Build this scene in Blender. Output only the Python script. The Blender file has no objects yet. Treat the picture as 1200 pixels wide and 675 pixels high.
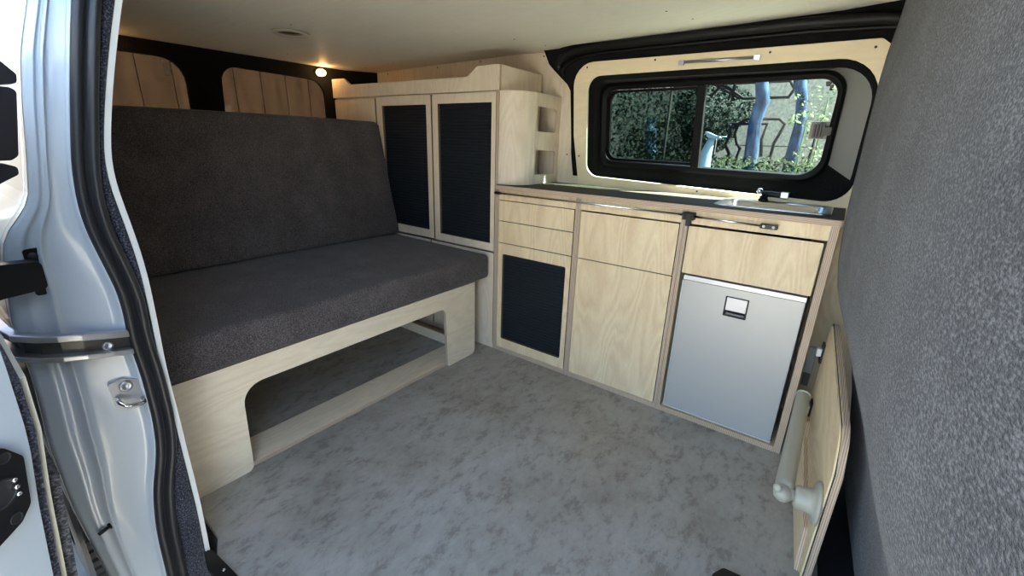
import bpy, bmesh, math, random
from mathutils import Vector, Matrix
from mathutils.geometry import tessellate_polygon

random.seed(7)
SC = bpy.context.scene
COL = SC.collection
PI = math.pi

# ------------------------------------------------------------------ materials
MATS = {}


def new_mat(name):
    m = bpy.data.materials.new(name)
    m.use_nodes = True
    nt = m.node_tree
    nt.nodes.clear()
    out = nt.nodes.new('ShaderNodeOutputMaterial')
    b = nt.nodes.new('ShaderNodeBsdfPrincipled')
    nt.links.new(b.outputs[0], out.inputs[0])
    MATS[name] = m
    return m, nt, b, out


def nd(nt, kind, **kw):
    n = nt.nodes.new(kind)
    for k, v in kw.items():
        setattr(n, k, v)
    return n


def ramp(nt, stops):
    r = nt.nodes.new('ShaderNodeValToRGB')
    cr = r.color_ramp
    while len(cr.elements) > 1:
        cr.elements.remove(cr.elements[-1])
    cr.elements[0].position = stops[0][0]
    cr.elements[0].color = (*stops[0][1], 1)
    for p, c in stops[1:]:
        e = cr.elements.new(p)
        e.color = (*c, 1)
    return r


def coords(nt, scale=(1, 1, 1), rot=(0, 0, 0)):
    tc = nd(nt, 'ShaderNodeTexCoord')
    mp = nd(nt, 'ShaderNodeMapping')
    mp.inputs['Scale'].default_value = scale
    mp.inputs['Rotation'].default_value = rot
    nt.links.new(tc.outputs['Object'], mp.inputs[0])
    return mp


def simple(name, col, rough=.5, metal=0., coat=0., spec=.5, bump=None, emit=None):
    m, nt, b, out = new_mat(name)
    b.inputs['Base Color'].default_value = (*col, 1)
    b.inputs['Roughness'].default_value = rough
    b.inputs['Metallic'].default_value = metal
    b.inputs['Coat Weight'].default_value = coat
    b.inputs['Coat Roughness'].default_value = .08
    b.inputs['Specular IOR Level'].default_value = spec
    if emit:
        b.inputs['Emission Color'].default_value = (*emit[0], 1)
        b.inputs['Emission Strength'].default_value = emit[1]
    if bump:
        n = nd(nt, 'ShaderNodeTexNoise')
        n.inputs['Scale'].default_value = bump[0]
        n.inputs['Detail'].default_value = 3
        mp = coords(nt)
        nt.links.new(mp.outputs[0], n.inputs['Vector'])
        bp = nd(nt, 'ShaderNodeBump')
        bp.inputs['Strength'].default_value = bump[1]
        bp.inputs['Distance'].default_value = bump[2]
        nt.links.new(n.outputs['Fac'], bp.inputs['Height'])
        nt.links.new(bp.outputs[0], b.inputs['Normal'])
    return m


def plywood(name, c_light, c_dark, grain='z', rough=.5):
    """rotary-cut birch: long wandering growth lines, faint cloudy figure"""
    m, nt, b, out = new_mat(name)
    sc = {'z': (5, 5, 1.1), 'x': (1.1, 5, 5), 'y': (5, 1.1, 5)}[grain]
    mp = coords(nt, sc)
    warp = nd(nt, 'ShaderNodeTexNoise')
    warp.inputs['Scale'].default_value = 2.2
    warp.inputs['Detail'].default_value = 3
    nt.links.new(mp.outputs[0], warp.inputs['Vector'])
    mix = nd(nt, 'ShaderNodeVectorMath', operation='SCALE')
    mix.inputs['Scale'].default_value = .45
    nt.links.new(warp.outputs['Color'], mix.inputs[0])
    add = nd(nt, 'ShaderNodeVectorMath', operation='ADD')
    nt.links.new(mp.outputs[0], add.inputs[0])
    nt.links.new(mix.outputs[0], add.inputs[1])
    ring = nd(nt, 'ShaderNodeTexNoise')
    ring.inputs['Scale'].default_value = 1.15
    ring.inputs['Detail'].default_value = 1
    nt.links.new(add.outputs[0], ring.inputs['Vector'])
    mul = nd(nt, 'ShaderNodeMath', operation='MULTIPLY')
    mul.inputs[1].default_value = 34
    nt.links.new(ring.outputs['Fac'], mul.inputs[0])
    fr = nd(nt, 'ShaderNodeMath', operation='PINGPONG')
    fr.inputs[1].default_value = 1.0
    nt.links.new(mul.outputs[0], fr.inputs[0])
    fine = nd(nt, 'ShaderNodeTexNoise')
    fine.inputs['Scale'].default_value = 40
    fine.inputs['Detail'].default_value = 4
    nt.links.new(mp.outputs[0], fine.inputs['Vector'])
    a = nd(nt, 'ShaderNodeMath', operation='MULTIPLY')
    a.inputs[1].default_value = .24
    nt.links.new(fr.outputs[0], a.inputs[0])
    a2 = nd(nt, 'ShaderNodeMath', operation='MULTIPLY')
    a2.inputs[1].default_value = .40
    nt.links.new(fine.outputs['Fac'], a2.inputs[0])
    a3 = nd(nt, 'ShaderNodeMath', operation='ADD')
    nt.links.new(a.outputs[0], a3.inputs[0])
    nt.links.new(a2.outputs[0], a3.inputs[1])
    a4 = nd(nt, 'ShaderNodeMath', operation='MULTIPLY_ADD')
    a4.inputs[1].default_value = .5
    nt.links.new(warp.outputs['Fac'], a4.inputs[0])
    nt.links.new(a3.outputs[0], a4.inputs[2])
    r = ramp(nt, [(.36, c_light), (.98, c_dark)])
    nt.links.new(a4.outputs[0], r.inputs[0])
    nt.links.new(r.outputs[0], b.inputs['Base Color'])
    b.inputs['Roughness'].default_value = rough
    b.inputs['Specular IOR Level'].default_value = .35
    return m


def plyedge(axis, light=(.64, .50, .37), dark=(.38, .265, .185)):
    """laminations of a plywood edge, stacked along one axis"""
    name = 'plywood edge laminations ' + axis
    m, nt, b, out = new_mat(name)
    mp = coords(nt)
    sep = nd(nt, 'ShaderNodeSeparateXYZ')
    nt.links.new(mp.outputs[0], sep.inputs[0])
    n = nd(nt, 'ShaderNodeTexNoise')
    n.inputs['Scale'].default_value = 30
    nt.links.new(mp.outputs[0], n.inputs['Vector'])
    ma = nd(nt, 'ShaderNodeMath', operation='MULTIPLY_ADD')
    ma.inputs[1].default_value = 2 * PI / .0042
    nt.links.new(sep.outputs['xyz'.index(axis)], ma.inputs[0])
    nm = nd(nt, 'ShaderNodeMath', operation='MULTIPLY')
    nm.inputs[1].default_value = 2.0
    nt.links.new(n.outputs['Fac'], nm.inputs[0])
    nt.links.new(nm.outputs[0], ma.inputs[2])
    s = nd(nt, 'ShaderNodeMath', operation='SINE')
    nt.links.new(ma.outputs[0], s.inputs[0])
    mr = nd(nt, 'ShaderNodeMapRange')
    mr.inputs['From Min'].default_value = -1
    nt.links.new(s.outputs[0], mr.inputs[0])
    r = ramp(nt, [(.25, dark), (.6, light)])
    nt.links.new(mr.outputs[0], r.inputs[0])
    nt.links.new(r.outputs[0], b.inputs['Base Color'])
    b.inputs['Roughness'].default_value = .6
    return m


def cloth(name, c1, c2, c3, scale, bump=.5, dist=.0015, big=.25, stretch=(1, 1, 1)):
    m, nt, b, out = new_mat(name)
    mp = coords(nt, stretch)
    n = nd(nt, 'ShaderNodeTexNoise')
    n.inputs['Scale'].default_value = scale
    n.inputs['Detail'].default_value = 3
    n.inputs['Roughness'].default_value = .65
    nt.links.new(mp.outputs[0], n.inputs['Vector'])
    g = nd(nt, 'ShaderNodeTexNoise')
    g.inputs['Scale'].default_value = 9
    g.inputs['Detail'].default_value = 3
    nt.links.new(mp.outputs[0], g.inputs['Vector'])
    ma = nd(nt, 'ShaderNodeMath', operation='MULTIPLY_ADD')
    ma.inputs[1].default_value = big
    nt.links.new(g.outputs['Fac'], ma.inputs[0])
    nt.links.new(n.outputs['Fac'], ma.inputs[2])
    o = big * .5
    r = ramp(nt, [(.36 + o, c1), (.5 + o, c2), (.66 + o, c3)])
    nt.links.new(ma.outputs[0], r.inputs[0])
    nt.links.new(r.outputs[0], b.inputs['Base Color'])
    b.inputs['Roughness'].default_value = .95
    b.inputs['Specular IOR Level'].default_value = .15
    b.inputs['Sheen Weight'].default_value = .15
    bp = nd(nt, 'ShaderNodeBump')
    bp.inputs['Strength'].default_value = bump
    bp.inputs['Distance'].default_value = dist
    nt.links.new(n.outputs['Fac'], bp.inputs['Height'])
    nt.links.new(bp.outputs[0], b.inputs['Normal'])
    return m


def glass(name, tint, refl=1.45, rough=0.):
    m, nt, b, out = new_mat(name)
    nt.nodes.remove(b)
    tr = nd(nt, 'ShaderNodeBsdfTransparent')
    tr.inputs[0].default_value = (*tint, 1)
    gl = nd(nt, 'ShaderNodeBsdfGlossy')
    gl.inputs['Roughness'].default_value = rough
    lw = nd(nt, 'ShaderNodeLayerWeight')
    lw.inputs['Blend'].default_value = .5
    pw = nd(nt, 'ShaderNodeMath', operation='POWER')
    pw.inputs[1].default_value = 5
    nt.links.new(lw.outputs['Facing'], pw.inputs[0])
    fr = nd(nt, 'ShaderNodeMath', operation='MULTIPLY_ADD')
    fr.inputs[1].default_value = .5
    fr.inputs[2].default_value = .006
    nt.links.new(pw.outputs[0], fr.inputs[0])
    mx = nd(nt, 'ShaderNodeMixShader')
    nt.links.new(fr.outputs[0], mx.inputs[0])
    nt.links.new(tr.outputs[0], mx.inputs[1])
    nt.links.new(gl.outputs[0], mx.inputs[2])
    nt.links.new(mx.outputs[0], out.inputs[0])
    return m


PLY = plywood('birch plywood upright grain', (.92, .765, .515), (.70, .50, .285), 'z')
PLYP = plywood('pale whitewashed birch plywood', (.84, .73, .58), (.68, .55, .42), 'z')
PLYB = plywood('pale birch plywood long grain', (.88, .78, .60), (.70, .58, .42), 'y')
PLYC = plywood('light birch ceiling plywood', (.84, .80, .70), (.76, .72, .62), 'x', .6)
PLYT = plywood('warm birch window surround', (.88, .76, .53), (.78, .64, .42), 'x')
EX, EY, EZ = plyedge('x'), plyedge('y'), plyedge('z')
EFRONT = simple('plywood edge darkened as gap shade', (.16, .105, .07), .7)  # front edges coloured dark to stand for the shade in the gaps
TABE = plyedge('x')
DARKIN = simple('shadow gap behind fronts', (.03, .025, .02), .9)
SEAT = cloth('charcoal woven upholstery', (.033, .0285, .029), (.075, .066, .067), (.175, .157, .158), 420, .45, .0012, .18)
FELT = cloth('marled grey felt', (.014, .0148, .0168), (.042, .0435, .0465), (.125, .127, .134), 230, .8, .003, .22, (1, 1, 1.6))
CARPET = cloth('black body carpet', (.0015, .0015, .002), (.004, .004, .0045), (.012, .012, .013), 350, .6, .0015, .2)
NAVYCARPET = cloth('dark blue grey body carpet', (.010, .012, .018), (.028, .032, .045), (.12, .13, .17), 320, .7, .002, .15)
RUBBER = simple('black door rubber', (.018, .020, .023), .45, spec=.5, bump=(40, .15, .001))
FOAM = simple('black roof edge trim', (.0035, .0035, .004), .5, spec=.3, bump=(120, .2, .001))
PAINT = simple('pale blue white vehicle paint', (.47, .55, .625), .25, coat=.6, bump=(6, .10, .004))
PAINTG = simple('body paint greyed as reflected ground', (.42, .41, .36), .4, coat=.3)  # body colour greyed to stand for the ground reflected in it
LINER = simple('pale lining board edge', (.70, .71, .68), .5)
BLACKP = simple('black plastic', (.005, .005, .006), .38, spec=.4)
BLACKM = simple('matt black plastic', (.018, .018, .02), .55)
WINF = simple('black window frame', (.004, .004, .0045), .45, spec=.12)
REVEAL = simple('grey painted steel reveal', (.20, .20, .19), .45, coat=.2)
STEEL = simple('brushed stainless steel', (.62, .61, .58), .28, 1.)
CHROME = simple('chrome', (.8, .8, .8), .1, 1.)
ALU = simple('aluminium tube', (.72, .73, .76), .25, 1.)
GALV = simple('zinc plated steel', (.55, .56, .58), .3, .9, bump=(60, .2, .001))
FRIDGE = simple('silver fridge door', (.50, .50, .485), .4, .22)
FRIDGEW = simple('white metal fridge edge', (.66, .67, .68), .3, .2)
TAMB = simple('navy black tambour slats', (.010, .0145, .020), .5, spec=.35)
LAMINATE = simple('dark brown laminate', (.060, .051, .042), .6, spec=.08)
GREYLEG = simple('warm grey plastic leg', (.42, .405, .33), .4)
GREYBOX = simple('light grey plastic', (.78, .77, .70), .5)
WHITEP = simple('white plastic', (.7, .7, .68), .4)
GLASS = glass('green tinted window glass', (.80, .885, .86))
GLASSL = glass('darker tinted window glass', (.64, .70, .675))
GLASSR = glass('smoked rear glass', (.20, .17, .14))
TYRE = simple('tyre rubber', (.022, .021, .02), .8, bump=(50, .4, .004))
BARK = None


def floor_mat():
    m, nt, b, out = new_mat('concrete look vinyl')
    mp = coords(nt)
    big = nd(nt, 'ShaderNodeTexNoise')
    big.inputs['Scale'].default_value = 3.2
    big.inputs['Detail'].default_value = 6
    big.inputs['Roughness'].default_value = .62
    nt.links.new(mp.outputs[0], big.inputs['Vector'])
    fine = nd(nt, 'ShaderNodeTexNoise')
    fine.inputs['Scale'].default_value = 34
    fine.inputs['Detail'].default_value = 8
    fine.inputs['Roughness'].default_value = .72
    mp2 = coords(nt, (1, .55, 1), (0, 0, .5))
    nt.links.new(mp2.outputs[0], fine.inputs['Vector'])
    r1 = ramp(nt, [(.30, (.30, .28, .245)), (.48, (.375, .36, .32)), (.66, (.44, .43, .395))])
    nt.links.new(big.outputs['Fac'], r1.inputs[0])
    r2 = ramp(nt, [(.38, (.40, .37, .33)), (.47, (.86, .85, .83)), (.58, (1., 1., 1.)), (.70, (1.16, 1.17, 1.18))])
    nt.links.new(fine.outputs['Fac'], r2.inputs[0])
    mx = nd(nt, 'ShaderNodeMix', data_type='RGBA', blend_type='MULTIPLY')
    mx.inputs['Factor'].default_value = .6
    nt.links.new(r1.outputs[0], mx.inputs['A'])
    nt.links.new(r2.outputs[0], mx.inputs['B'])
    # rusty brown clouds
    br = nd(nt, 'ShaderNodeTexNoise')
    br.inputs['Scale'].default_value = 5.5
    br.inputs['Detail'].default_value = 9
    br.inputs['Roughness'].default_value = .75
    nt.links.new(mp2.outputs[0], br.inputs['Vector'])
    r3 = ramp(nt, [(.52, (0, 0, 0)), (.72, (.5, .5, .5))])
    nt.links.new(br.outputs['Fac'], r3.inputs[0])
    mx2 = nd(nt, 'ShaderNodeMix', data_type='RGBA')
    nt.links.new(r3.outputs[0], mx2.inputs['Factor'])
    nt.links.new(mx.outputs['Result'], mx2.inputs['A'])
    mx2.inputs['B'].default_value = (.24, .20, .16, 1)
    nt.links.new(mx2.outputs['Result'], b.inputs['Base Color'])
    b.inputs['Roughness'].default_value = .48
    b.inputs['Specular IOR Level'].default_value = .45
    bp = nd(nt, 'ShaderNodeBump')
    bp.inputs['Strength'].default_value = .12
    bp.inputs['Distance'].default_value = .001
    nt.links.new(fine.outputs['Fac'], bp.inputs['Height'])
    nt.links.new(bp.outputs[0], b.inputs['Normal'])
    return m


def mottled(name, stops, scale=8, rough=.85, detail=6, bump=.3, dist=.02, stretch=(1, 1, 1)):
    m, nt, b, out = new_mat(name)
    mp = coords(nt, stretch)
    n = nd(nt, 'ShaderNodeTexNoise')
    n.inputs['Scale'].default_value = scale
    n.inputs['Detail'].default_value = detail
    n.inputs['Roughness'].default_value = .65
    nt.links.new(mp.outputs[0], n.inputs['Vector'])
    r = ramp(nt, stops)
    nt.links.new(n.outputs['Fac'], r.inputs[0])
    nt.links.new(r.outputs[0], b.inputs['Base Color'])
    b.inputs['Roughness'].default_value = rough
    b.inputs['Specular IOR Level'].default_value = .1
    bp = nd(nt, 'ShaderNodeBump')
    bp.inputs['Strength'].default_value = bump
    bp.inputs['Distance'].default_value = dist
    nt.links.new(n.outputs['Fac'], bp.inputs['Height'])
    nt.links.new(bp.outputs[0], b.inputs['Normal'])
    return m


FLOOR = floor_mat()
GROUND = mottled('pale paving', [(.35, (.150, .142, .122)), (.65, (.21, .20, .172))], 6)
RENDERW = mottled('speckled rendered garden wall', [(.35, (.17, .16, .12)), (.6, (.30, .28, .22))], 30, bump=.6)
BARK = mottled('blue grey bark', [(.38, (.003, .009, .020)), (.5, (.008, .027, .062)), (.62, (.025, .06, .105))], 14, stretch=(1, 1, .45), bump=.8)
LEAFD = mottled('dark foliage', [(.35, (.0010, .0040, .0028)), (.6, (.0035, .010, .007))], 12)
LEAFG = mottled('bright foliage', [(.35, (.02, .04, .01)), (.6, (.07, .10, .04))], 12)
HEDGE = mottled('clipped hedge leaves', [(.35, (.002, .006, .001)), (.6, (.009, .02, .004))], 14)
FENCEW = mottled('brown fence boards', [(.35, (.055, .044, .034)), (.65, (.088, .072, .056))], 5, stretch=(3, 3, .5), bump=.3)
IRON = simple('black wrought iron', (.003, .003, .003), .7, spec=.1)
STAND = simple('pale blue painted stand', (.055, .09, .11), .6, spec=.2)
TABEDGE = EX

# ------------------------------------------------------------------ builders


class T:
    """a thing: an Empty at its base, with parts in world coordinates"""


def setp(o, label=None, cat=None, group=None, kind=None):
    if label:
        o['label'] = label
    if cat:
        o['category'] = cat
    if group:
        o['group'] = group
    if kind:
        o['kind'] = kind
    return o


def thing(name, label, cat, loc=(0, 0, 0), group=None):
    o = bpy.data.objects.new(name, None)
    COL.objects.link(o)
    o.location = loc
    o.empty_display_size = .05
    return setp(o, label, cat, group)


def world_loc(o):
    v = Vector((0, 0, 0))
    while o:
        v += Vector(o.location)
        o = o.parent
    return v


def link(name, bm, mats, parent=None, smooth=False, loc=None, bevel=0, seg=2, kind=None, angle=.6, wn=False):
    bmesh.ops.recalc_face_normals(bm, faces=bm.faces[:])
    me = bpy.data.meshes.new(name)
    bm.verts.ensure_lookup_table()
    if loc is None:
        if parent is None:
            xs = [v.co for v in bm.verts]
            mn = [min(c[i] for c in xs) for i in range(3)]
            mx = [max(c[i] for c in xs) for i in range(3)]
            loc = Vector(((mn[0] + mx[0]) / 2, (mn[1] + mx[1]) / 2, mn[2]))
        else:
            loc = world_loc(parent)
    loc = Vector(loc)
    bmesh.ops.translate(bm, verts=bm.verts, vec=-loc)
    bm.to_mesh(me)
    bm.free()
    if not isinstance(mats, (list, tuple)):
        mats = [mats]
    for m in mats:
        me.materials.append(m)
    if smooth:
        me.polygons.foreach_set('use_smooth', [True] * len(me.polygons))
    o = bpy.data.objects.new(name, me)
    COL.objects.link(o)
    if parent is not None:
        o.parent = parent
        o.location = loc - world_loc(parent)
    else:
        o.location = loc
    if bevel:
        md = o.modifiers.new('round', 'BEVEL')
        md.width = bevel
        md.segments = seg
        md.limit_method = 'ANGLE'
        md.angle_limit = angle
        md.harden_normals = False
        if smooth:
            pass
    if kind:
        o['kind'] = kind
    return o


def box(bm, x0, x1, y0, y1, z0, z1, mi=0, edge=None):
    """edge='x': the faces NOT perpendicular to that axis get material index 1 (ply edges)"""
    vs = [bm.verts.new((x, y, z)) for x in (x0, x1) for y in (y0, y1) for z in (z0, z1)]
    F = [((0, 1, 3, 2), 'x'), ((4, 6, 7, 5), 'x'), ((0, 4, 5, 1), 'y'), ((2, 3, 7, 6), 'y'), ((0, 2, 6, 4), 'z'), ((1, 5, 7, 3), 'z')]
    for f, ax in F:
        fc = bm.faces.new([vs[i] for i in f])
        fc.material_index = mi
        if edge and ax != edge:
            fc.material_index = mi + 1
    return vs


def frame(o, u, v):
    o, u, v = Vector(o), Vector(u).normalized(), Vector(v).normalized()
    n = u.cross(v)
    return (o, u, v, n)


FK = (Vector((0, 0, 0)), Vector((1, 0, 0)), Vector((0, 0, 1)), Vector((0, 1, 0)))     # kitchen front: u=x, v=z, depth=+y
FY = (Vector((0, 0, 0)), Vector((0, 1, 0)), Vector((0, 0, 1)), Vector((1, 0, 0)))     # u=y, v=z, depth=+x
FP = (Vector((0, 0, 0)), Vector((1, 0, 0)), Vector((0, 1, 0)), Vector((0, 0, 1)))     # plan: u=x, v=y, depth=z
TW = .14
_l = math.hypot(1, TW)
FW = (Vector((0, .31, .74)), Vector((1, 0, 0)), Vector((0, -TW / _l, 1 / _l)), Vector((0, 1 / _l, TW / _l)))  # window wall, leaning in


def P3(fr, u, v, n):
    return fr[0] + fr[1] * u + fr[2] * v + fr[3] * n


def plate(bm, fr, outer, holes, n0, n1, mi=0, ei=1, hi=None):
    """flat sheet with holes, extruded n0..n1 along the frame's third axis"""
    loops = [outer] + list(holes)
    flat = [p for l in loops for p in l]
    tris = tessellate_polygon([[Vector((p[0], p[1], 0)) for p in l] for l in loops])
    A = [bm.verts.new(P3(fr, p[0], p[1], n0)) for p in flat]
    B = [bm.verts.new(P3(fr, p[0], p[1], n1)) for p in flat]
    for t in tris:
        try:
            f = bm.faces.new([A[i] for i in t]); f.material_index = mi
            f = bm.faces.new([B[i] for i in reversed(t)]); f.material_index = mi
        except ValueError:
            pass
    k = 0
    for li, l in enumerate(loops):
        m = len(l)
        for i in range(m):
            a, b = k + i, k + (i + 1) % m
            f = bm.faces.new([A[a], A[b], B[b], B[a]])
            f.material_index = ei if (li == 0 or hi is None) else hi
        k += m


def rquad(c, r, seg=6):
    """rounded polygon from corner points (any order around) with per-corner radii"""
    n = len(c)
    if not isinstance(r, (list, tuple)):
        r = [r] * n
    out = []
    for i in range(n):
        p = Vector(c[i]); a = Vector(c[i - 1]); b = Vector(c[(i + 1) % n])
        da, db = (a - p).normalized(), (b - p).normalized()
        if r[i] <= 0:
            out += [tuple(p)] * 1
            continue
        ang = da.angle(db)
        t = r[i] / math.tan(ang / 2)
        t = min(t, (a - p).length * .49, (b - p).length * .49)
        rr = t * math.tan(ang / 2)
        bis = (da + db).normalized()
        cc = p + bis * (rr / math.sin(ang / 2))
        s, e = p + da * t - cc, p + db * t - cc
        a0 = math.atan2(s.y, s.x); a1 = math.atan2(e.y, e.x)
        d = (a1 - a0 + PI) % (2 * PI) - PI
        for k in range(seg + 1):
            x = a0 + d * k / seg
            out.append((cc.x + rr * math.cos(x), cc.y + rr * math.sin(x)))
    return out


def rect(u0, u1, v0, v1, r=0, seg=5):
    return rquad([(u0, v0), (u1, v0), (u1, v1), (u0, v1)], r, seg)


def loft(bm, rings, closed=True, mi=0, fn=None):
    R = [[bm.verts.new(p) for p in r] for r in rings]
    for j in range(len(R) - 1):
        n = len(R[j])
        for i in range(n if closed else n - 1):
            k = (i + 1) % n
            f = bm.faces.new([R[j][i], R[j][k], R[j + 1][k], R[j + 1][i]])
            f.material_index = fn(j, i) if fn else mi
    return R


def tube(bm, pts, r, seg=10, mi=0, caps=True, smooth=True):
    pts = [Vector(p) for p in pts]
    rs = r if isinstance(r, (list, tuple)) else [r] * len(pts)
    prev = None
    rings = []
    for i, p in enumerate(pts):
        if i == 0:
            d = pts[1] - pts[0]
        elif i == len(pts) - 1:
            d = pts[-1] - pts[-2]
        else:
            d = (pts[i + 1] - pts[i]).normalized() + (pts[i] - pts[i - 1]).normalized()
        d.normalize()
        if prev is None:
            a = d.orthogonal().normalized()
        else:
            a = (prev - d * prev.dot(d)).normalized()
        prev = a
        b = d.cross(a)
        rings.append([p + (a * math.cos(2 * PI * k / seg) + b * math.sin(2 * PI * k / seg)) * rs[i] for k in range(seg)])
    R = loft(bm, rings, True, mi)
    if caps:
        for q in (R[0], R[-1]):
            f = bm.faces.new(q); f.material_index = mi
    return R


def cyl(bm, p0, p1, r, seg=20, mi=0):
    return tube(bm, [p0, p1], r, seg, mi)


def lathe(bm, o, axis, prof, seg=28, mi=0):
    """prof: list of (distance along axis, radius)"""
    o = Vector(o); d = Vector(axis).normalized(); a = d.orthogonal().normalized(); b = d.cross(a)
    rings = [[o + d * h + (a * math.cos(2 * PI * k / seg) + b * math.sin(2 * PI * k / seg)) * max(r, 1e-5) for k in range(seg)] for h, r in prof]
    R = loft(bm, rings, True, mi)
    for q in (R[0], R[-1]):
        try:
            f = bm.faces.new(q); f.material_index = mi
        except ValueError:
            pass


def struct(name, bm, mats, **kw):
    o = link(name, bm, mats, kw.pop('parent', None), **kw)
    if o.parent is None:
        o['kind'] = 'structure'
    return o


def BM():
    return bmesh.new()


def interp(t, xs, ys):
    if t <= xs[0]:
        return ys[0] + (ys[1] - ys[0]) / (xs[1] - xs[0]) * (t - xs[0])
    if t >= xs[-1]:
        return ys[-1] + (ys[-1] - ys[-2]) / (xs[-1] - xs[-2]) * (t - xs[-1])
    for i in range(len(xs) - 1):
        if t <= xs[i + 1]:
            f = (t - xs[i]) / (xs[i + 1] - xs[i])
            return ys[i] + (ys[i + 1] - ys[i]) * f


def smoothed(pts, n=90, z0=-.25, z1=1.32, w=.035):
    """(z, y) samples -> dense smoothed list"""
    zs = [p[0] for p in pts]; ys = [p[1] for p in pts]
    out = []
    for i in range(n):
        z = z0 + (z1 - z0) * i / (n - 1)
        s = sum(interp(z + w * k / 4, zs, ys) for k in range(-4, 5)) / 9
        out.append((z, s))
    return out


# ------------------------------------------------------------------ the shell of the van
bm = BM()
plate(bm, FP, [(-1.2, -1.14), (.12, -1.195), (.155, -1.21), (.27, -1.255), (1.278, -1.29), (1.278, -.5), (1.245, .0), (1.245, .40), (-1.2, .40)], [], -.014, 0, 0, 0)
struct('floor', bm, FLOOR)
bm = BM()
box(bm, -1.2, 1.5, -1.20, .42, -.12, -.016)
box(bm, 1.1, 1.5, -1.31, -1.20, -.12, -.016)
struct('trim_1', bm, BLACKM)
bpy.data.objects['trim_1']['label'] = 'black underside of the van floor'


def ceil_z(x):
    return 1.262 + .02 * x


# ceiling: thin plywood sheet, slightly falling to the rear
bm = BM()
CO = [(-1.15, -1.13), (1.46, -1.13), (1.46, .10), (1.24, .19), (1.14, .215), (1.03, .24), (.70, .243), (.36, .238), (.25, .222), (.16, .225), (.08, .245), (.0, .262), (-1.15, .262)]
def ceil_zz(x, y):
    k = min(1, max(0, (.05 - x) / .15))
    return ceil_z(x) + .062 * max(0, y - .1) * k


YE = [(-1.15, .320), (.0, .320), (.08, .262), (.13, .236), (.18, .222), (.25, .222), (.36, .238), (.70, .243), (1.03, .24), (1.14, .215), (1.24, .19), (1.46, .10)]
XC = sorted(set([p[0] for p in YE] + [-1.15 + .1 * k for k in range(12)] + [.03, .05, .10, .155, .21]))
YC = [-1.13 + 1.23 * k / 10 for k in range(11)]
for dz in (0, .006):
    rows = []
    for x in XC:
        ye = interp(x, [p[0] for p in YE], [p[1] for p in YE])
        rows.append([(x, y, ceil_zz(x, y) + dz) for y in YC + [.1 + (ye - .1) * f for f in (.25, .5, .75, 1)]])
    R = loft(bm, rows, False)
    if dz == 0:
        RF = R
for i in range(len(XC) - 1):
    bm.faces.new([RF[i][-1], RF[i + 1][-1], R[i + 1][-1], R[i][-1]])
    bm.faces.new([RF[i][0], RF[i + 1][0], R[i + 1][0], R[i][0]])
ceiling = struct('ceiling', bm, PLYC)
bm = BM()
box(bm, -1.25, 1.52, -1.20, .36, 1.305, 1.34)
box(bm, .0, 2.6, -1.31, -1.14, 1.23, 1.34)  # header extended outward and forward to shade the open door
struct('trim_2', bm, PAINT)
bpy.data.objects['trim_2']['label'] = 'white roof skin and door header over the ceiling board, header extended to shade the door'


def screw(parent, p, nrm, r=.0035):
    b = BM()
    n = Vector(nrm).normalized()
    lathe(b, Vector(p), n, [(0, r), (.0012, r * .9), (.0016, r * .4), (.0010, .0003)], 10)
    return link('screw', b, BLACKM, parent, smooth=True)


for (x, y) in [(-.95, -.30), (-.72, .09), (.05, .02), (.09, .17), (-.45, -.55), (.62, -.02), (.66, .10), (-.98, .12)]:
    screw(ceiling, (x, y, ceil_zz(x, y) + .0002), (0, 0, -1), .0028)

# --- kitchen-side body wall (black carpet), leaning, with the window opening
RA = rquad([(.232, .428), (1.165, .434), (1.165, .002), (.232, .030)], [.055, .115, .075, .055], 8)
RA2 = rquad([(.240, .420), (1.157, .426), (1.157, .010), (.240, .038)], [.052, .112, .072, .052], 8)
RG = rquad([(.256, .404), (1.146, .402), (1.146, .022), (.256, .048)], [.05, .10, .07, .05], 8)
RC = rquad([(.272, .392), (1.079, .397), (1.079, .058), (.272, .074)], [.045, .062, .075, .045], 8)
RC2 = rquad([(.286, .380), (1.070, .387), (1.070, .068), (.286, .085)], [.042, .058, .07, .042], 8)
RD = rquad([(.303, .366), (1.060, .374), (1.055, .083), (.303, .097)], [.04, .05, .062, .04], 8)

LOEDGE = rquad([(.172, -.80), (.172, .004), (.160, .12), (.159, .24), (.156, .372), (.141, .396), (.080, .450), (.056, .474), (.030, .532), (.030, .60)],
               [0, .02, .1, .1, .02, .02, .01, .01, .004, 0], 4)
OUT = [(1.52, -.80), (1.52, .60)] + LOEDGE[::-1]
bm = BM()
plate(bm, FW, OUT, [RA], .0125, .024, 0, 0)
wall_back = struct('wall_back', bm, CARPET)
bm = BM()


def ring3(r, n):
    return [P3(FW, p[0], p[1], n) for p in r]


def revmat(j, i):
    # grey steel only on the sunlit side; the shaded rest is coloured black
    q = RC[i]
    return 1 if (j == 1 and q[0] > 1.0 and q[1] > .12) else 0


loft(bm, [ring3(RA, .024), ring3(RG, .034), ring3(RC, .058)], True, fn=revmat)
struct('reveal', bm, [CARPET, REVEAL], parent=wall_back, smooth=False)
bm = BM()
plate(bm, FW, OUT, [RC], .060, .064, 0, 0)
struct('wall_skin', bm, PAINT, parent=wall_back)

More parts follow.
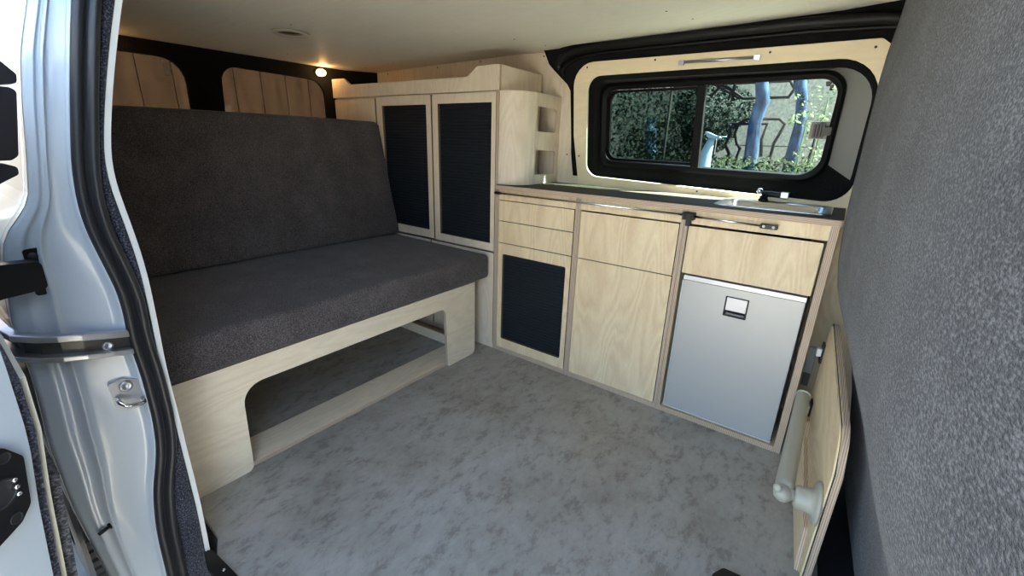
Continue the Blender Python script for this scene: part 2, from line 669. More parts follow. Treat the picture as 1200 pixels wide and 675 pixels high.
# window with black frame, divider, fixed pane and sliding pane
win = thing('window_1', None, None, P3(FW, .68, .07, .05))
win['kind'] = 'structure'
win['label'] = 'black framed sliding window above the kitchen worktop'
bm = BM()
loft(bm, [ring3(RC, .070), ring3(RC, .046), ring3(RC2, .040), ring3(RD, .044), ring3(RD, .070)], True)
link('window_frame', bm, WINF, win, smooth=False, bevel=.0015)
bm = BM()
box(bm, 0, 0, 0, 0, 0, 0)
bm.clear()
plate(bm, FW, rquad([(.648, .372), (.676, .372), (.682, .088), (.654, .088)], 0), [], .040, .064, 0, 0)
link('window_divider', bm, WINF, win, bevel=.002)
# the sliding pane's own slim frame behind the divider on the left
RL = rquad([(.302, .365), (.655, .367), (.655, .094), (.302, .098)], [.04, .002, .002, .04], 6)
RL2 = rquad([(.316, .356), (.648, .357), (.648, .104), (.316, .108)], [.035, .002, .002, .035], 6)
bm = BM()
loft(bm, [ring3(RL, .066), ring3(RL, .054), ring3(RL2, .054), ring3(RL2, .066), ring3(RL, .066)], True)
link('sliding_sash', bm, WINF, win)
bm = BM()
plate(bm, FW, RL2, [], .060, .062, 0, 0)
link('window_pane', bm, GLASSL, win)
bm = BM()
plate(bm, FW, rquad([(.665, .373), (1.058, .373), (1.054, .085), (.665, .090)], [0, .05, .06, 0], 6), [], .064, .066, 0, 0)
link('window_pane', bm, GLASS, win)
bm = BM()
plate(bm, FW, rquad([(.306, .364), (.664, .365), (.664, .096), (.306, .1)], [.035, 0, 0, .035], 6), [], .070, .072, 0, 0)
link('window_pane', bm, GLASSL, win)
# catch
bm = BM()
plate(bm, FW, rect(1.008, 1.058, .198, .250, .003), [], .058, .062, 0, 0)
la = link('window_catch', bm, simple('smoky catch plate', (.06, .06, .055), .3), win)
bm = BM()
for k in range(4):
    plate(bm, FW, rect(1.018 + k * .008, 1.0235 + k * .008, .203, .246, .002), [], .036, .058, 0, 0)
plate(bm, FW, rect(1.046, 1.066, .212, .236, .003), [], .032, .058, 0, 0)
link('catch_grip', bm, BLACKP, la)
bm = BM()
plate(bm, FW, rquad([(1.022, .366), (1.040, .366), (1.036, .352), (1.026, .352)], .002), [], .045, .058, 0, 0)
link('stop_block', bm, BLACKP, win)

# plywood surround of the window
WO = rquad([(.206, -.03), (.179, .20), (.178, .470), (1.134, .470), (1.185, .43), (1.24, .20), (1.24, -.03)], [0, .1, .085, .015, .03, .05, 0], 6)
bm = BM()
plate(bm, FW, WO, [RA2], 0, .012, 0, 1)
tr = struct('trim_3', bm, [PLYT, simple('pale ply rim', (.80, .74, .60), .5)], bevel=.0008)
tr['label'] = 'birch plywood surround screwed on around the kitchen window'
for (u, v) in [(.237, .452), (.504, .460), (.864, .456), (1.123, .449), (.205, .118), (.700, .012), (1.19, .30)]:
    screw(tr, P3(FW, u, v, .0002), -FW[3], .0036)
# plywood lining left of it, above the cabinets
FV = (Vector((0, .318, 0)), Vector((1, 0, 0)), Vector((0, 0, 1)), Vector((0, 1, 0)))
LO = [(-1.19, .70)] + [(.20, .70), (.20, .95), (.19, 1.10), (.12, 1.22), (.08, 1.30), (-1.19, 1.30)]
bm = BM()
plate(bm, FV, LO, [], 0, .012, 0, 1)
tr = struct('trim_4', bm, [PLYP, MATS['pale ply rim']], bevel=.0008)
tr['label'] = 'birch plywood lining board left of the window above the tall cabinet'
for (u, v) in [(-0.011, 1.255), (-0.652, 1.251), (0.133, 0.86), (-0.367, 1.259), (-1.045, 1.242)]:
    screw(tr, (u, .3178, v), -FV[3], .0036)
bm = BM()
box(bm, -1.25, .20, .345, .36, -.1, 1.33)
o = link('wall_panel', bm, CARPET, wall_back)
# black padded roll under the ceiling edge
bm = BM()
pth = [(.112, .452), (.108, .470), (.128, .492), (.175, .510), (.25, .518), (.40, .521), (.70, .523), (.95, .524), (1.12, .518), (1.25, .500), (1.40, .47)]
dense = []
for i in range(len(pth) - 1):
    for k in range(4):
        f = k / 4
        dense.append((pth[i][0] + (pth[i + 1][0] - pth[i][0]) * f, pth[i][1] + (pth[i + 1][1] - pth[i][1]) * f))
dense.append(pth[-1])
tube(bm, [P3(FW, u, v, -.002) for u, v in dense], [.010 + .006 * min(1, i / 6) for i in range(len(dense))], 12)
tube(bm, [P3(FW, u + .016, v - .022, .008) for u, v in dense], .007, 8)
bmesh.ops.remove_doubles(bm, verts=bm.verts, dist=1e-5)
tr = struct('trim_5', bm, FOAM, smooth=True)
tr['label'] = 'black rolled roof edge trim above the kitchen window'

# --- rear wall with the two back door windows
W2 = rquad([(-1.16, 1.186), (-.640, 1.184), (-.646, .80), (-1.16, .80)], [.03, .085, .03, .03], 8)
W3 = rquad([(-.503, 1.183), (-.020, 1.172), (-.020, .80), (-.524, .80)], [.068, .075, .03, .03], 8)
bm = BM()
plate(bm, FY, [(-1.22, -.1), (.45, -.1), (.45, 1.30), (-1.22, 1.30)], [W2, W3], -1.155, -1.14, 0, 0)
struct('wall_left', bm, CARPET)
for nm, r, lb in (('window_2', W2, 'smoked rear door window beside the door pillar'), ('window_3', W3, 'smoked rear door window beside the lit lamp')):
    bm = BM()
    plate(bm, FY, r, [], -1.1505, -1.1465, 0, 0)
    o = struct(nm, bm, GLASSR)
    o['label'] = lb
# outside: board fence behind the van
bm = BM()
plate(bm, FY, rect(-.713, -.689, 1.118, 1.172, .002, 2), [], -1.1455, -1.1450, 0, 0)  # pale plate drawn in as a reflection on the glass
link('reflection', bm, simple('pale drawn reflection', (.42, .39, .34), .6), bpy.data.objects['window_2'])['label'] = 'small pale rectangle drawn in as a reflection'
fence = thing('board_fence', 'brown upright board fence standing behind the rear windows', 'fence', (-2.6, 0, -.55))
for k in range(26):
    y = -2.3 + k * .19
    bm = BM()
    box(bm, -2.62 + random.uniform(-.006, .006), -2.59, y, y + .188, -.55, 2.5)
    link('board', bm, FENCEW, fence, bevel=.004)
bm = BM()
box(bm, -2.67, -2.625, -2.3, 2.64, .2, .28)
box(bm, -2.67, -2.625, -2.3, 2.64, 1.7, 1.78)
link('rail', bm, FENCEW, fence)

# --- cab side: black wall added behind the felt to keep light out
bm = BM()
box(bm, 1.46, 1.50, -1.30, .42, -.1, 1.33)
struct('wall_right_added', bm, CARPET)
bm = BM()
box(bm, 1.52, 2.6, -1.39, -1.32, -.35, 1.30)  # unseen cab side, added to keep sun off the pillar and sliding door
tr = struct('trim_9_added', bm, PAINT, bevel=.02)
tr['label'] = 'white painted front side of the van beyond the felt, unseen, added for its shade'
bm = BM()
box(bm, -1.3, .09, -1.222, -1.212, -.50, -.018)
tr = struct('trim_10', bm, BLACKM)
tr['label'] = 'black wheel housing under the van floor'
bm = BM()
box(bm, 1.1515, 1.44, .300, .312, 0, .716, 0, edge='y')
tr = struct('trim_11', bm, [PLY, EY])
tr['label'] = 'lower plywood lining between the fridge cabinet and the felt'

# --- door side: pillar and side wall with the door opening on the right
EDGE = [(-.25, -1.225), (.004, -1.222), (.137, -1.218), (.272, -1.218), (.376, -1.218), (.473, -1.219), (.579, -1.215), (.663, -1.213), (.726, -1.216), (.787, -1.222), (.843, -1.226),
        (.884, -1.220), (.95, -1.205), (1.028, -1.184), (1.104, -1.161), (1.32, -1.09)]
SEAL = [(-.25, -1.318), (.008, -1.304), (.134, -1.300), (.233, -1.287), (.285, -1.270), (.359, -1.260), (.472, -1.259), (.544, -1.264), (.626, -1.259), (.690, -1.269), (.765, -1.281),
        (.845, -1.276), (.971, -1.251), (1.09, -1.224), (1.32, -1.16)]
OUTER = [(-.25, -1.33), (.059, -1.379), (.233, -1.392), (.386, -1.393), (.469, -1.387), (.531, -1.384), (.60, -1.386), (.665, -1.378), (.719, -1.370), (.751, -1.361), (.766, -1.348),
         (.793, -1.325), (.87, -1.311), (.943, -1.299), (1.014, -1.285), (1.085, -1.262), (1.32, -1.19)]
SE = smoothed(EDGE); SS = smoothed(SEAL); SO = smoothed(OUTER, w=.02)
NZ = len(SE)
# interior lining board, its pale edge showing
bm = BM()
rings = []
for z, y in SE:
    if z < -.012 or z > 1.27:
        continue
    rings.append([(.152, y, z), (-1.14, y + .03, z), (-1.14, y + .02, z), (.152, y - .0085, z)])
R = loft(bm, rings, True)
bm.faces.new(R[0]); bm.faces.new(R[-1])
tr = struct('trim_6', bm, LINER)
tr['label'] = 'pale lining board whose edge runs up the door pillar'
# carpet strip between board and rubber
bm = BM()
rings = []
for (z, ye), (_, ys) in zip(SE, SS):
    rings.append([(.149, ye - .0085, z), (.151, (ye - .009 + ys + .034) / 2, z), (.150, ys + .034, z), (.10, ys + .034, z), (.10, ye - .009, z)])
loft(bm, rings, True)
tr = struct('trim_7', bm, NAVYCARPET, smooth=True)
tr['label'] = 'dark carpeted strip of the door pillar beside the rubber seal'
# rubber seal: flat lip plus round bulb
bm = BM()
rings = []
for z, ys in SS:
    pr_ = []
    for k in range(9):
        a = PI * k / 8
        pr_.append((.152 + .016 * math.sin(a) * (1 if k < 5 else .95), ys + .034 - .018 * (1 - math.cos(a)) / 2 - .0, z))
    for k in range(1, 9):
        a = PI * k / 8
        pr_.append((.152 + .009 * math.sin(a), ys + .016 - .016 * (1 - math.cos(a)) / 2, z))
    pr_ += [(.140, ys, z), (.140, ys + .034, z)]
    rings.append(pr_)
loft(bm, rings, True)
tr = struct('trim_8', bm, RUBBER, smooth=True)
tr['label'] = 'black rubber door seal running up the pillar'
# painted pillar and outer side of the van
bm = BM()
rings = []
for (z, ys), (_, yo), (_, ye) in zip(SS, SO, SE):
    w = yo - ys
    prof = [(.10, ye - .03), (.10, ys + .01), (.1515, ys + .001), (.1515, ys - .0015), (.146, ys - .004)]
    for t, x in ((.12, .143), (.35, .139), (.54, .136), (.60, .136), (.625, .142), (.655, .142), (.68, .132), (.80, .129), (.84, .133), (.87, .127), (.97, .123)):
        prof.append((x, ys + w * t))
    prof += [(.118, yo - .0005), (.110, yo - .003), (.08, yo - .004)]
    rings.append([(x, y, z) for x, y in prof])
loft(bm, rings, False)
wall_front = struct('wall_front', bm, PAINT, smooth=True)
wall_front['label'] = 'white painted door pillar of the van'
bm = BM()
rings = []
for z, yo in SO:
    if z < .14:
        continue
    rings.append([(.112, yo - .0035, z), (.02, yo - .004, z), (-.5, yo - .006, z), (-1.3, yo + .0, z), (-1.3, yo + .01, z), (.10, yo + .01, z)])
R = loft(bm, rings, True)
bm.faces.new(R[0]); bm.faces.new(R[-1])
link('side_panel', bm, PAINTG, wall_front, smooth=False)

# ------------------------------------------------------------------ bench
bench = thing('bench_base', 'pale birch plywood bench base under the seat cushion with a wide cut-out', 'bench', (-.4, -.62, 0))
XB = -.043
poly = rquad([(-1.205, 0), (-1.037, 0), (-1.030, .264), (-.264, .264), (-.258, 0), (-.088, 0), (-.088, .335), (-1.205, .335)], [0, .018, .055, .028, .012, .022, .004, 0], 7)
bm = BM()
plate(bm, FY, poly, [], XB - .014, XB, 0, 1)
link('front_panel', bm, [PLYB, EX], bench, bevel=.0008)
bm = BM()
box(bm, -.178, XB - .014, -1.19, -.10, 0, .014, edge='z')
link('floor_board', bm, [PLYB, MATS['plywood edge laminations z']], bench, bevel=.0008)
bm = BM()
box(bm, -.80, -.178, -.112, -.100, 0, .045, edge='y')
link('side_board', bm, [PLYB, EY], bench, bevel=.0008)
bm = BM()
box(bm, -.80, -.757, -1.16, -.11, .323, .335)
box(bm, -.757, XB - .014, -1.165, -.10, .323, .335)
box(bm, -1.02, -.80, -1.14, -.02, .20, .335)
link('seat_board', bm, PLYB, bench)
bm = BM()
box(bm, -.82, -.80, -1.13, -.10, 0, .2)
link('rear_panel', bm, PLYB, bench)


def cushion(name, label, cat, corners, y0, y1, rad, mat):
    """prism of a rounded cross-section in x-z, softly crowned, rounded ends"""
    sec = rquad(corners, rad, 6)
    cx = sum(p[0] for p in corners) / 4; cz = sum(p[1] for p in corners) / 4
    bm = BM()
    rings = []
    ny = 26
    for i in range(ny + 1):
        t = i / ny
        y = y0 + (y1 - y0) * t
        rings.append((y, 1.0))
    e = .016
    ends = []
    for k in range(6):
        a = PI / 2 * k / 5
        ends.append((e * (1 - math.sin(a)), 1 - .5 * (1 - math.cos(PI / 2 - a)) * 0))
    ys = []
    for k in range(7):
        a = PI / 2 * k / 6
        ys.append((y0 + e * (1 - math.sin(a)), e * (1 - math.cos(a))))
    mid = [(y0 + e + (y1 - y0 - 2 * e) * k / 22, 0) for k in range(1, 22)]
    tail = [(y1 + y0 - a, b) for a, b in reversed(ys)]
    seq = [(y, s) for y, s in reversed(ys)][::-1]
    seq = sorted(ys, key=lambda q: q[0])
    full = [(q[0], e - (e - q[1])) for q in seq] + mid + sorted(tail, key=lambda q: q[0])
    R3 = []
    for y, ins in full:
        r = []
        d0 = min(y - y0, y1 - y)
        for (x, z) in sec:
            dx, dz = x - cx, z - cz
            L = math.hypot(dx, dz)
            k = 1 - ins / max(abs(dx) + 1e-6, abs(dz) + 1e-6) if False else 1
            # inset towards the section's middle
            sx = (abs(dx) - ins) / abs(dx) if abs(dx) > ins else 0
            sz = (abs(dz) - ins) / abs(dz) if abs(dz) > ins else 0
            crown = .004 * math.sin(PI * min(1, max(0, (y - y0) / (y1 - y0))))
            r.append((cx + dx * sx, y, cz + dz * sz + (crown if dz > 0 else 0)))
        R3.append(r)
    R = loft(bm, R3, True)
    bm.faces.new(R[0]); bm.faces.new(R[-1])
    o = link(name, bm, mat, None, smooth=True)
    setp(o, label, cat)
    return o


cushion('seat_cushion', 'charcoal fabric seat cushion lying flat on the bench base', 'cushion',
        [(-.76, .3365), (-.028, .3365), (-.030, .442), (-.76, .447)], -1.185, -.008, [.012, .022, .018, .012], SEAT)
cushion('backrest_cushion', 'charcoal fabric backrest cushion leaning back behind the seat cushion', 'cushion',
        [(-.725, .452), (-.604, .452), (-.735, .980), (-.835, .962)], -1.17, -.012, [.01, .015, .02, .02], SEAT)

# ------------------------------------------------------------------ tall cabinet
tall = thing('tall_cabinet', 'tall pale plywood cabinet with two dark louvred doors behind the bench', 'cabinet', (-.55, .15, 0))
bm = BM()
box(bm, -1.10, -1.088, .014, .292, .0, 1.093, 0, edge='x')
box(bm, -.012, -.0005, .0005, .292, .0, 1.093, 0, edge='x')
box(bm, -1.088, -.012, .280, .292, .0, 1.081)
box(bm, -1.088, -.012, .014, .28, 1.081, 1.093)
box(bm, -1.088, -.012, .014, .28, .432, .444)
box(bm, -.756, -.752, .004, .28, .46, 1.081)
box(bm, -.372, -.368, .004, .28, .46, 1.081)
box(bm, -1.10, -.0005, .002, .014, .0, .022, 0)
link('carcass', bm, [PLYP, EX], tall)
bm = BM()
SH = rquad([(-1.10, 1.092), (0, 1.092), (0, 1.182), (-.116, 1.181), (-.160, 1.146), (-.950, 1.150), (-.998, 1.181), (-1.10, 1.181)],
           [0, 0, .003, .022, .022, .022, .02, .004], 6)
plate(bm, FK, SH, [], .0005, .013, 0, 1)
link('shelf_rail', bm, [PLYP, EY], tall, bevel=.0008)
bm = BM()
plate(bm, (Vector((-.012, .0135, 1.094)), Vector((0, 1, 0)), Vector((0, 0, 1)), Vector((1, 0, 0))), rquad([(0, 0), (.279, 0), (.279, .085), (0, .088)], [0, 0, .004, 0], 4), [], 0, .012, 0, 1)
link('shelf_end', bm, [PLYP, EX], tall, bevel=.0008)


def tambour(name, parent, u0, u1, v0, v1, fr=FK, n=.006, pitch=.0125):
    """shutter of horizontal slats: rounded ribs across the opening"""
    bm = BM()
    cnt = int((v1 - v0) / pitch)
    p = (v1 - v0) / cnt
    pts = []
    for k in range(cnt):
        for q, d in ((0., .0028), (.10, .0008), (.35, 0), (.65, 0), (.90, .0008)):
            pts.append((v0 + p * (k + q), n + d))
    pts.append((v1, n + .0045))
    rings = [[P3(fr, u0, v, d) for v, d in pts], [P3(fr, u1, v, d) for v, d in pts]]
    loft(bm, rings, False)
    back = [P3(fr, u0, v0, n + .009), P3(fr, u1, v0, n + .009), P3(fr, u1, v1, n + .009), P3(fr, u0, v1, n + .009)]
    bm.faces.new([bm.verts.new(q) for q in back])
    return link(name, bm, TAMB, parent, smooth=False)


def cab_door(parent, u0, u1, v0, v1, hole=None, mat=PLYP, name='door', r=.0025):
    bm = BM()
    hs = []
    if hole:
        hs = [rect(hole[0], hole[1], hole[2], hole[3], hole[4], 5)]
    plate(bm, FK, rect(u0, u1, v0, v1, r, 3), hs, 0, .012, 0, 1)
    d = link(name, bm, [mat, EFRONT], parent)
    if hole:
        s = tambour('slatted_shutter', d, hole[0] - .004, hole[1] + .004, hole[2] - .004, hole[3] + .004, n=.0125)
        s['label'] = 'dark navy slatted shutter'
    return d


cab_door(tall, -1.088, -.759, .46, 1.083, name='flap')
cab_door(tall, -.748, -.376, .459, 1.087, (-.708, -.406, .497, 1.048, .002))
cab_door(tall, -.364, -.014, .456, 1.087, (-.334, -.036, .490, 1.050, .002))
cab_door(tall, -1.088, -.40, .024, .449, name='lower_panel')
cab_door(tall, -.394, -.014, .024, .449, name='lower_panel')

# curved corner cabinet standing on the worktop
cor = thing('corner_cabinet', 'curved plywood cabinet with two open hand holes standing on the worktop', 'cabinet', (.05, .15, .7405))


def curve_plan(ins=0.):
    pts = []
    for k in range(13):
        a = PI / 2 * k / 12
        pts.append((.0015 + (.098 - ins) * math.sin(a) ** 1.0, .003 + ins + (.105 - ins) * (1 - math.cos(a))))
    return pts


ZC0, ZC1 = .7405, 1.091
bm = BM()
a, b = curve_plan(0), curve_plan(.008)
loft(bm, [[(x, y, ZC0) for x, y in a], [(x, y, ZC1) for x, y in a]], False)
loft(bm, [[(x, y, ZC0) for x, y in b], [(x, y, ZC1) for x, y in b]], False)
side = a[-1]
end = Vector((.090, .313, 0))
s0 = Vector((side[0], side[1], 0))
uu = (end - s0).normalized()
LN = (end - s0).length
FS = (Vector((s0.x, s0.y, 0)), uu, Vector((0, 0, 1)), Vector((-uu.y, uu.x, 0)))
FS = (FS[0], FS[1], FS[2], Vector((-abs(uu.y), uu.x, 0)).normalized())
hA = rquad([(.016, .948), (.172, .946), (.172, 1.040), (.014, 1.042)], .012, 5)
hB = rquad([(.012, .780), (.178, .776), (.178, .872), (.012, .877)], .012, 5)
plate(bm, FS, [(0, ZC0), (LN, ZC0), (LN, ZC1), (0, ZC1)], [hA, hB], 0, .008, 0, 0, 1)
bmesh.ops.remove_doubles(bm, verts=bm.verts, dist=1e-5)
sh = link('curved_shell', bm, [PLYP, simple('pinkish ply cut edge', (.58, .44, .36), .6)], cor, smooth=False)
for p in sh.data.polygons:
    p.use_smooth = abs(p.normal.z) < .1 and abs(p.normal.x) > .02 and p.area < .012 and len(p.vertices) == 4
bm = BM()
pl_ = curve_plan(.009)
top = [(.0015, .30)] + pl_ + [(.081, .30)]
plate(bm, FP, [(x, y) for x, y in top], [], ZC1 - .012, ZC1 - .001, 0, 0)
plate(bm, FP, [(x, y) for x, y in top], [], .905, .915, 0, 0)
box(bm, .001, .081, .300, .308, ZC0, ZC1 - .012)
link('shelf_insert', bm, PLYP, cor)

# ------------------------------------------------------------------ kitchen cabinets
Z0W = .7215


def carcass(th, x0, x1, lx, rx, rail=True):
    bm = BM()
    box(bm, x0, x0 + lx, 0.0, .28, 0, Z0W, 0, edge='x')
    box(bm, x1 - rx, x1, 0.0, .28, 0, Z0W, 0, edge='x')
    box(bm, x0 + lx, x1 - rx, .0, .28, 0, .018, 0, edge='z')
    box(bm, x0 + lx, x1 - rx, .270, .28, .018, Z0W, 0)
    box(bm, x0 + lx, x1 - rx, .0, .012, .680, Z0W, 0)
    return link('carcass', bm, [PLY, EX, EZ, EZ], th, bevel=.0006, seg=1)


dc = thing('drawer_cabinet', 'low plywood kitchen cabinet with two slim drawers above a louvred door', 'cabinet', (.188, .14, 0))
carcass(dc, .0005, .3745, .0095, .0095)
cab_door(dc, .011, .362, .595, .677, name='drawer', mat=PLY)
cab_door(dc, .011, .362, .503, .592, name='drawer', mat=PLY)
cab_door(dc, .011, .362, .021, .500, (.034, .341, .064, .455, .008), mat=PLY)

cc = thing('door_cabinet', 'low plywood kitchen cabinet with one deep drawer over one plain door, in the middle', 'cabinet', (.563, .14, 0))
carcass(cc, .3755, .7535, .011, .011)
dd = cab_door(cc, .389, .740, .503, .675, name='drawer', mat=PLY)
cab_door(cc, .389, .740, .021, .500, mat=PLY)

fc = thing('fridge_cabinet', 'low plywood kitchen cabinet housing the fridge under a wide drawer', 'cabinet', (.95, .14, 0))
carcass(fc, .7545, 1.150, .0115, .0195)
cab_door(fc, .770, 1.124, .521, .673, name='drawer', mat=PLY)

fr_ = thing('fridge', 'small silver built-in fridge with a square recessed handle', 'fridge', (.948, .14, .0185))
bm = BM()
box(bm, .777, 1.120, .022, .262, .020, .515)
link('body', bm, BLACKM, fr_)
bm = BM()
hh = rect(.9125, .9785, .4085, .4735, .002)
plate(bm, FK, rect(.780, 1.117, .033, .4985, .003), [hh], .001, .021, 0, 0)
fd = link('door', bm, FRIDGE, fr_, bevel=.0015)
bm = BM()
plate(bm, FK, rect(.779, 1.118, .5005, .5145, .002), [], -.001, .021, 0, 0)
link('top_strip', bm, FRIDGEW, fr_, bevel=.001)
bm = BM()
plate(bm, FK, rect(.777, 1.118, .0265, .0325, .001), [], -.001, .021, 0, 0)
plate(bm, FK, rect(.7765, .7795, .0265, .4985, .001), [], -.0005, .021, 0, 0)
link('edge_strip', bm, FRIDGEW, fr_)
bm = BM()
plate(bm, FK, hh, [rect(.9155, .9755, .4115, .4705, .001)], -.0004, .004, 0, 0)
box(bm, .9155, .9755, .014, .016, .4115, .4705)
link('handle_recess', bm, BLACKP, fd)
bm = BM()
plate(bm, FK, rect(.917, .974, .4285, .4695, .001), [], .0005, .006, 0, 0)
link('handle_flap', bm, simple('pale grey handle flap', (.62, .62, .64), .3, .2), fd, bevel=.001)
bm = BM()
plate(bm, FK, rect(.920, .972, .4135, .4195, .001), [], .003, .008, 0, 0)
link('latch_bar', bm, simple('dark grey latch bar', (.16, .16, .16), .4), fd)

# worktop: dark laminate with a plywood front edge, opening for the sink
WT = rquad([(.0015, -.016), (1.156, -.016), (1.156, .304), (.0015, .304)], [.002, .014, .002, 0], 5)
SK = rect(.835, 1.105, .075, .265, .03, 6)
bm = BM()
plate(bm, FP, WT, [SK], .7225, .7385, 0, 1)
wt = link('worktop', bm, [PLY, EZ], None, bevel=.0012)
setp(wt, 'long worktop with a dark brown surface and a plywood front edge over the low cabinets', 'worktop')
bm = BM()
plate(bm, FP, rquad([(.003, -.0135), (1.1535, -.0135), (1.1535, .3035), (.003, .3035)], [.002, .013, .002, 0], 5), [SK], .7388, .7400, 0, 0)
link('laminate', bm, LAMINATE, wt)['label'] = 'dark brown laminate surface'

sk = thing('sink', 'small rectangular stainless steel sink let into the worktop', 'sink', (.97, .19, .62))
bm = BM()
RO = rect(.815, 1.123, .055, .292, .022, 6)
RI = rect(.838, 1.102, .078, .262, .028, 6)
RB = rect(.850, 1.090, .090, .250, .04, 6)


def ringz(r, z):
    return [(p[0], p[1], z) for p in r]


R = loft(bm, [ringz(RO, .7402), ringz(RO, .7425), ringz(rect(.819, 1.119, .059, .288, .02, 6), .7435), ringz(rect(.832, 1.108, .072, .268, .03, 6), .7425), ringz(RI, .738), ringz(RB, .655), ringz(rect(.90, 1.04, .12, .22, .03, 6), .648)], True)
bm.faces.new(R[-1])
link('bowl', bm, STEEL, sk, smooth=True)
bm = BM()
lathe(bm, (.97, .17, .6475), (0, 0, 1), [(0, .026), (.002, .026), (.003, .02), (.001, .018), (.001, 0)], 20)
link('drain', bm, CHROME, sk, smooth=True)

tp = thing('tap', 'folded down black and chrome tap at the back of the sink', 'tap', (.93, .285, .7437))
bm = BM()
lathe(bm, (.925, .277, .7437), (0, 0, 1), [(0, .015), (.004, .015), (.006, .012), (.016, .012), (.018, 0)], 18)
link('base', bm, BLACKP, tp, smooth=True)
bm = BM()
tube(bm, [(.918, .279, .766), (.945, .280, .766), (.975, .281, .765), (.992, .281, .764)], [.010, .010, .009, .009], 12)
link('spout', bm, BLACKP, tp, smooth=True)
bm = BM()
bmesh.ops.create_uvsphere(bm, u_segments=16, v_segments=10, radius=.0105, matrix=Matrix.Translation((.910, .275, .774)))
link('lever_knob', bm, CHROME, tp, smooth=True)
bm = BM()
box(bm, .972, .996, .269, .293, .756, .776)
link('spray_head', bm, STEEL, tp, bevel=.002)

# metal rail along the front edge
rl = thing('metal_rail', 'thin metal rail in black clamps along the front of the worktop', 'rail', (.5, -.02, .70))
bm = BM()
cyl(bm, (.020, -.020, .7085), (.757, -.020, .7085), .0042, 12)
link('rod', bm, ALU, rl, smooth=True)
bm = BM()
cyl(bm, (.780, -.020, .7065), (.972, -.020, .7025), .0036, 12)
link('rod', bm, ALU, rl, smooth=True)
bm = BM()
box(bm, .004, .030, -.027, -.0135, .7035, .7135)
link('end_clamp', bm, BLACKP, rl, bevel=.002)
bm = BM()
box(bm, .967, 1.010, -.022, -.0005, .6955, .7085)
pe = link('end_clamp', bm, BLACKP, rl, bevel=.0015)
for x in (.976, 1.000):
    bm = BM()
    lathe(bm, (x, -.0220, .702), (0, -1, 0), [(0, .004), (.001, .0038), (.0015, .002), (.001, 0)], 14)
    link('screw', bm, WHITEP, pe, smooth=True)
bm = BM()
box(bm, .752, .786, -.030, -.0005, .6945, .7165)
box(bm, .756, .764, -.033, -.028, .699, .712)
box(bm, .774, .782, -.033, -.028, .699, .712)
box(bm, .762, .776, -.020, -.0005, .675, .696)
link('joint_bracket', bm, BLACKP, rl, bevel=.0015)

# light bar over the window
lb = thing('light_bar', 'slim grey metal light bar fixed to the plywood above the window', 'light', P3(FW, .715, .44, -.004))
bm = BM()
cyl(bm, P3(FW, .600, .446, -.006), P3(FW, .832, .4435, -.006), .0052, 12)
link('tube', bm, simple('grey lilac metal', (.42, .40, .44), .3, .8), lb, smooth=True)
for u in (.596, .828):
    bm = BM()
    plate(bm, FW, rect(u - .006, u + .012, .4365, .452, .003), [], -.012, -.0002, 0, 0)
    link('end_cap', bm, MATS['grey lilac metal'], lb, bevel=.001)

# ceiling spotlight and rear lamps
sp = thing('ceiling_spotlight', 'round unlit spotlight with a pale ring set in the plywood ceiling', 'light', (-.559, -.494, 1.240))
zz = ceil_z(-.559)
bm = BM()
lathe(bm, (-.559, -.494, zz - .0004), (0, 0, -1), [(0, .062), (.004, .062), (.007, .057), (.006, .047), (.001, .044), (.0005, .0435)], 32)
link('ring', bm, simple('cream lamp ring', (.5, .46, .38), .4), sp, smooth=True)
bm = BM()
lathe(bm, (-.559, -.494, zz - .0006), (0, 0, -1), [(0, .0435), (.0012, .043), (.0016, .02), (.0018, .001)], 28)
link('lens', bm, simple('dark lamp lens', (.03, .025, .02), .2), sp, smooth=True)

EMW = simple('warm lit lamp lens', (.9, .7, .4), .4, emit=((1., .60, .22), 2.6))


def domelamp(y, label):
    th = thing('interior_lamp', label, 'lamp', (-1.139, y, 1.215), 'warm lamps along the rear header')
    z = 1.2105
    b = BM()
    lathe(b, (-1.1395, y, z), (1, 0, -.25), [(0, .034), (.003, .034), (.006, .030), (.006, .024)], 24)
    for v in b.verts:
        v.co.z = z + (v.co.z - z) * .62
    link('lamp_base', b, BLACKP, th, smooth=True)
    b = BM()
    lathe(b, (-1.1345, y, z), (1, 0, -.25), [(0, .028), (.006, .027), (.012, .020), (.014, .008), (.0145, 0)], 24)
    for v in b.verts:
        v.co.z = z + (v.co.z - z) * .66
    link('lamp_lens', b, EMW, th, smooth=True)
    l = bpy.data.lights.new('lamp glow', 'POINT')
    l.energy = .16
    l.color = (1, .55, .20)
    l.shadow_soft_size = .01
    lo = bpy.data.objects.new('lamp_glow', l)
    COL.objects.link(lo)
    lo.parent = th
    lo.location = (.035, 0, 1.218 - 1.215)
    return th


domelamp(-.036, 'small lit warm lamp glowing at the top of the black rear pillar')
domelamp(-.93, 'small warm lamp hidden at the top of the rear wall near the door pillar')

# grey holder on the side of the fridge cabinet
hb = thing('wall_holder', 'light grey holder on the shaded lining between fridge cabinet and folding table', 'holder', (1.17, .29, .13))
bm = BM()
box(bm, 1.156, 1.181, .285, .299, .170, .268)
link('body', bm, GREYBOX, hb, bevel=.003)
bm = BM()
box(bm, 1.158, 1.179, .287, .299, .120, .1695)
link('lower_cap', bm, simple('darker grey cap', (.22, .22, .2), .5), hb, bevel=.002)  # lower cap in a darker grey than the body

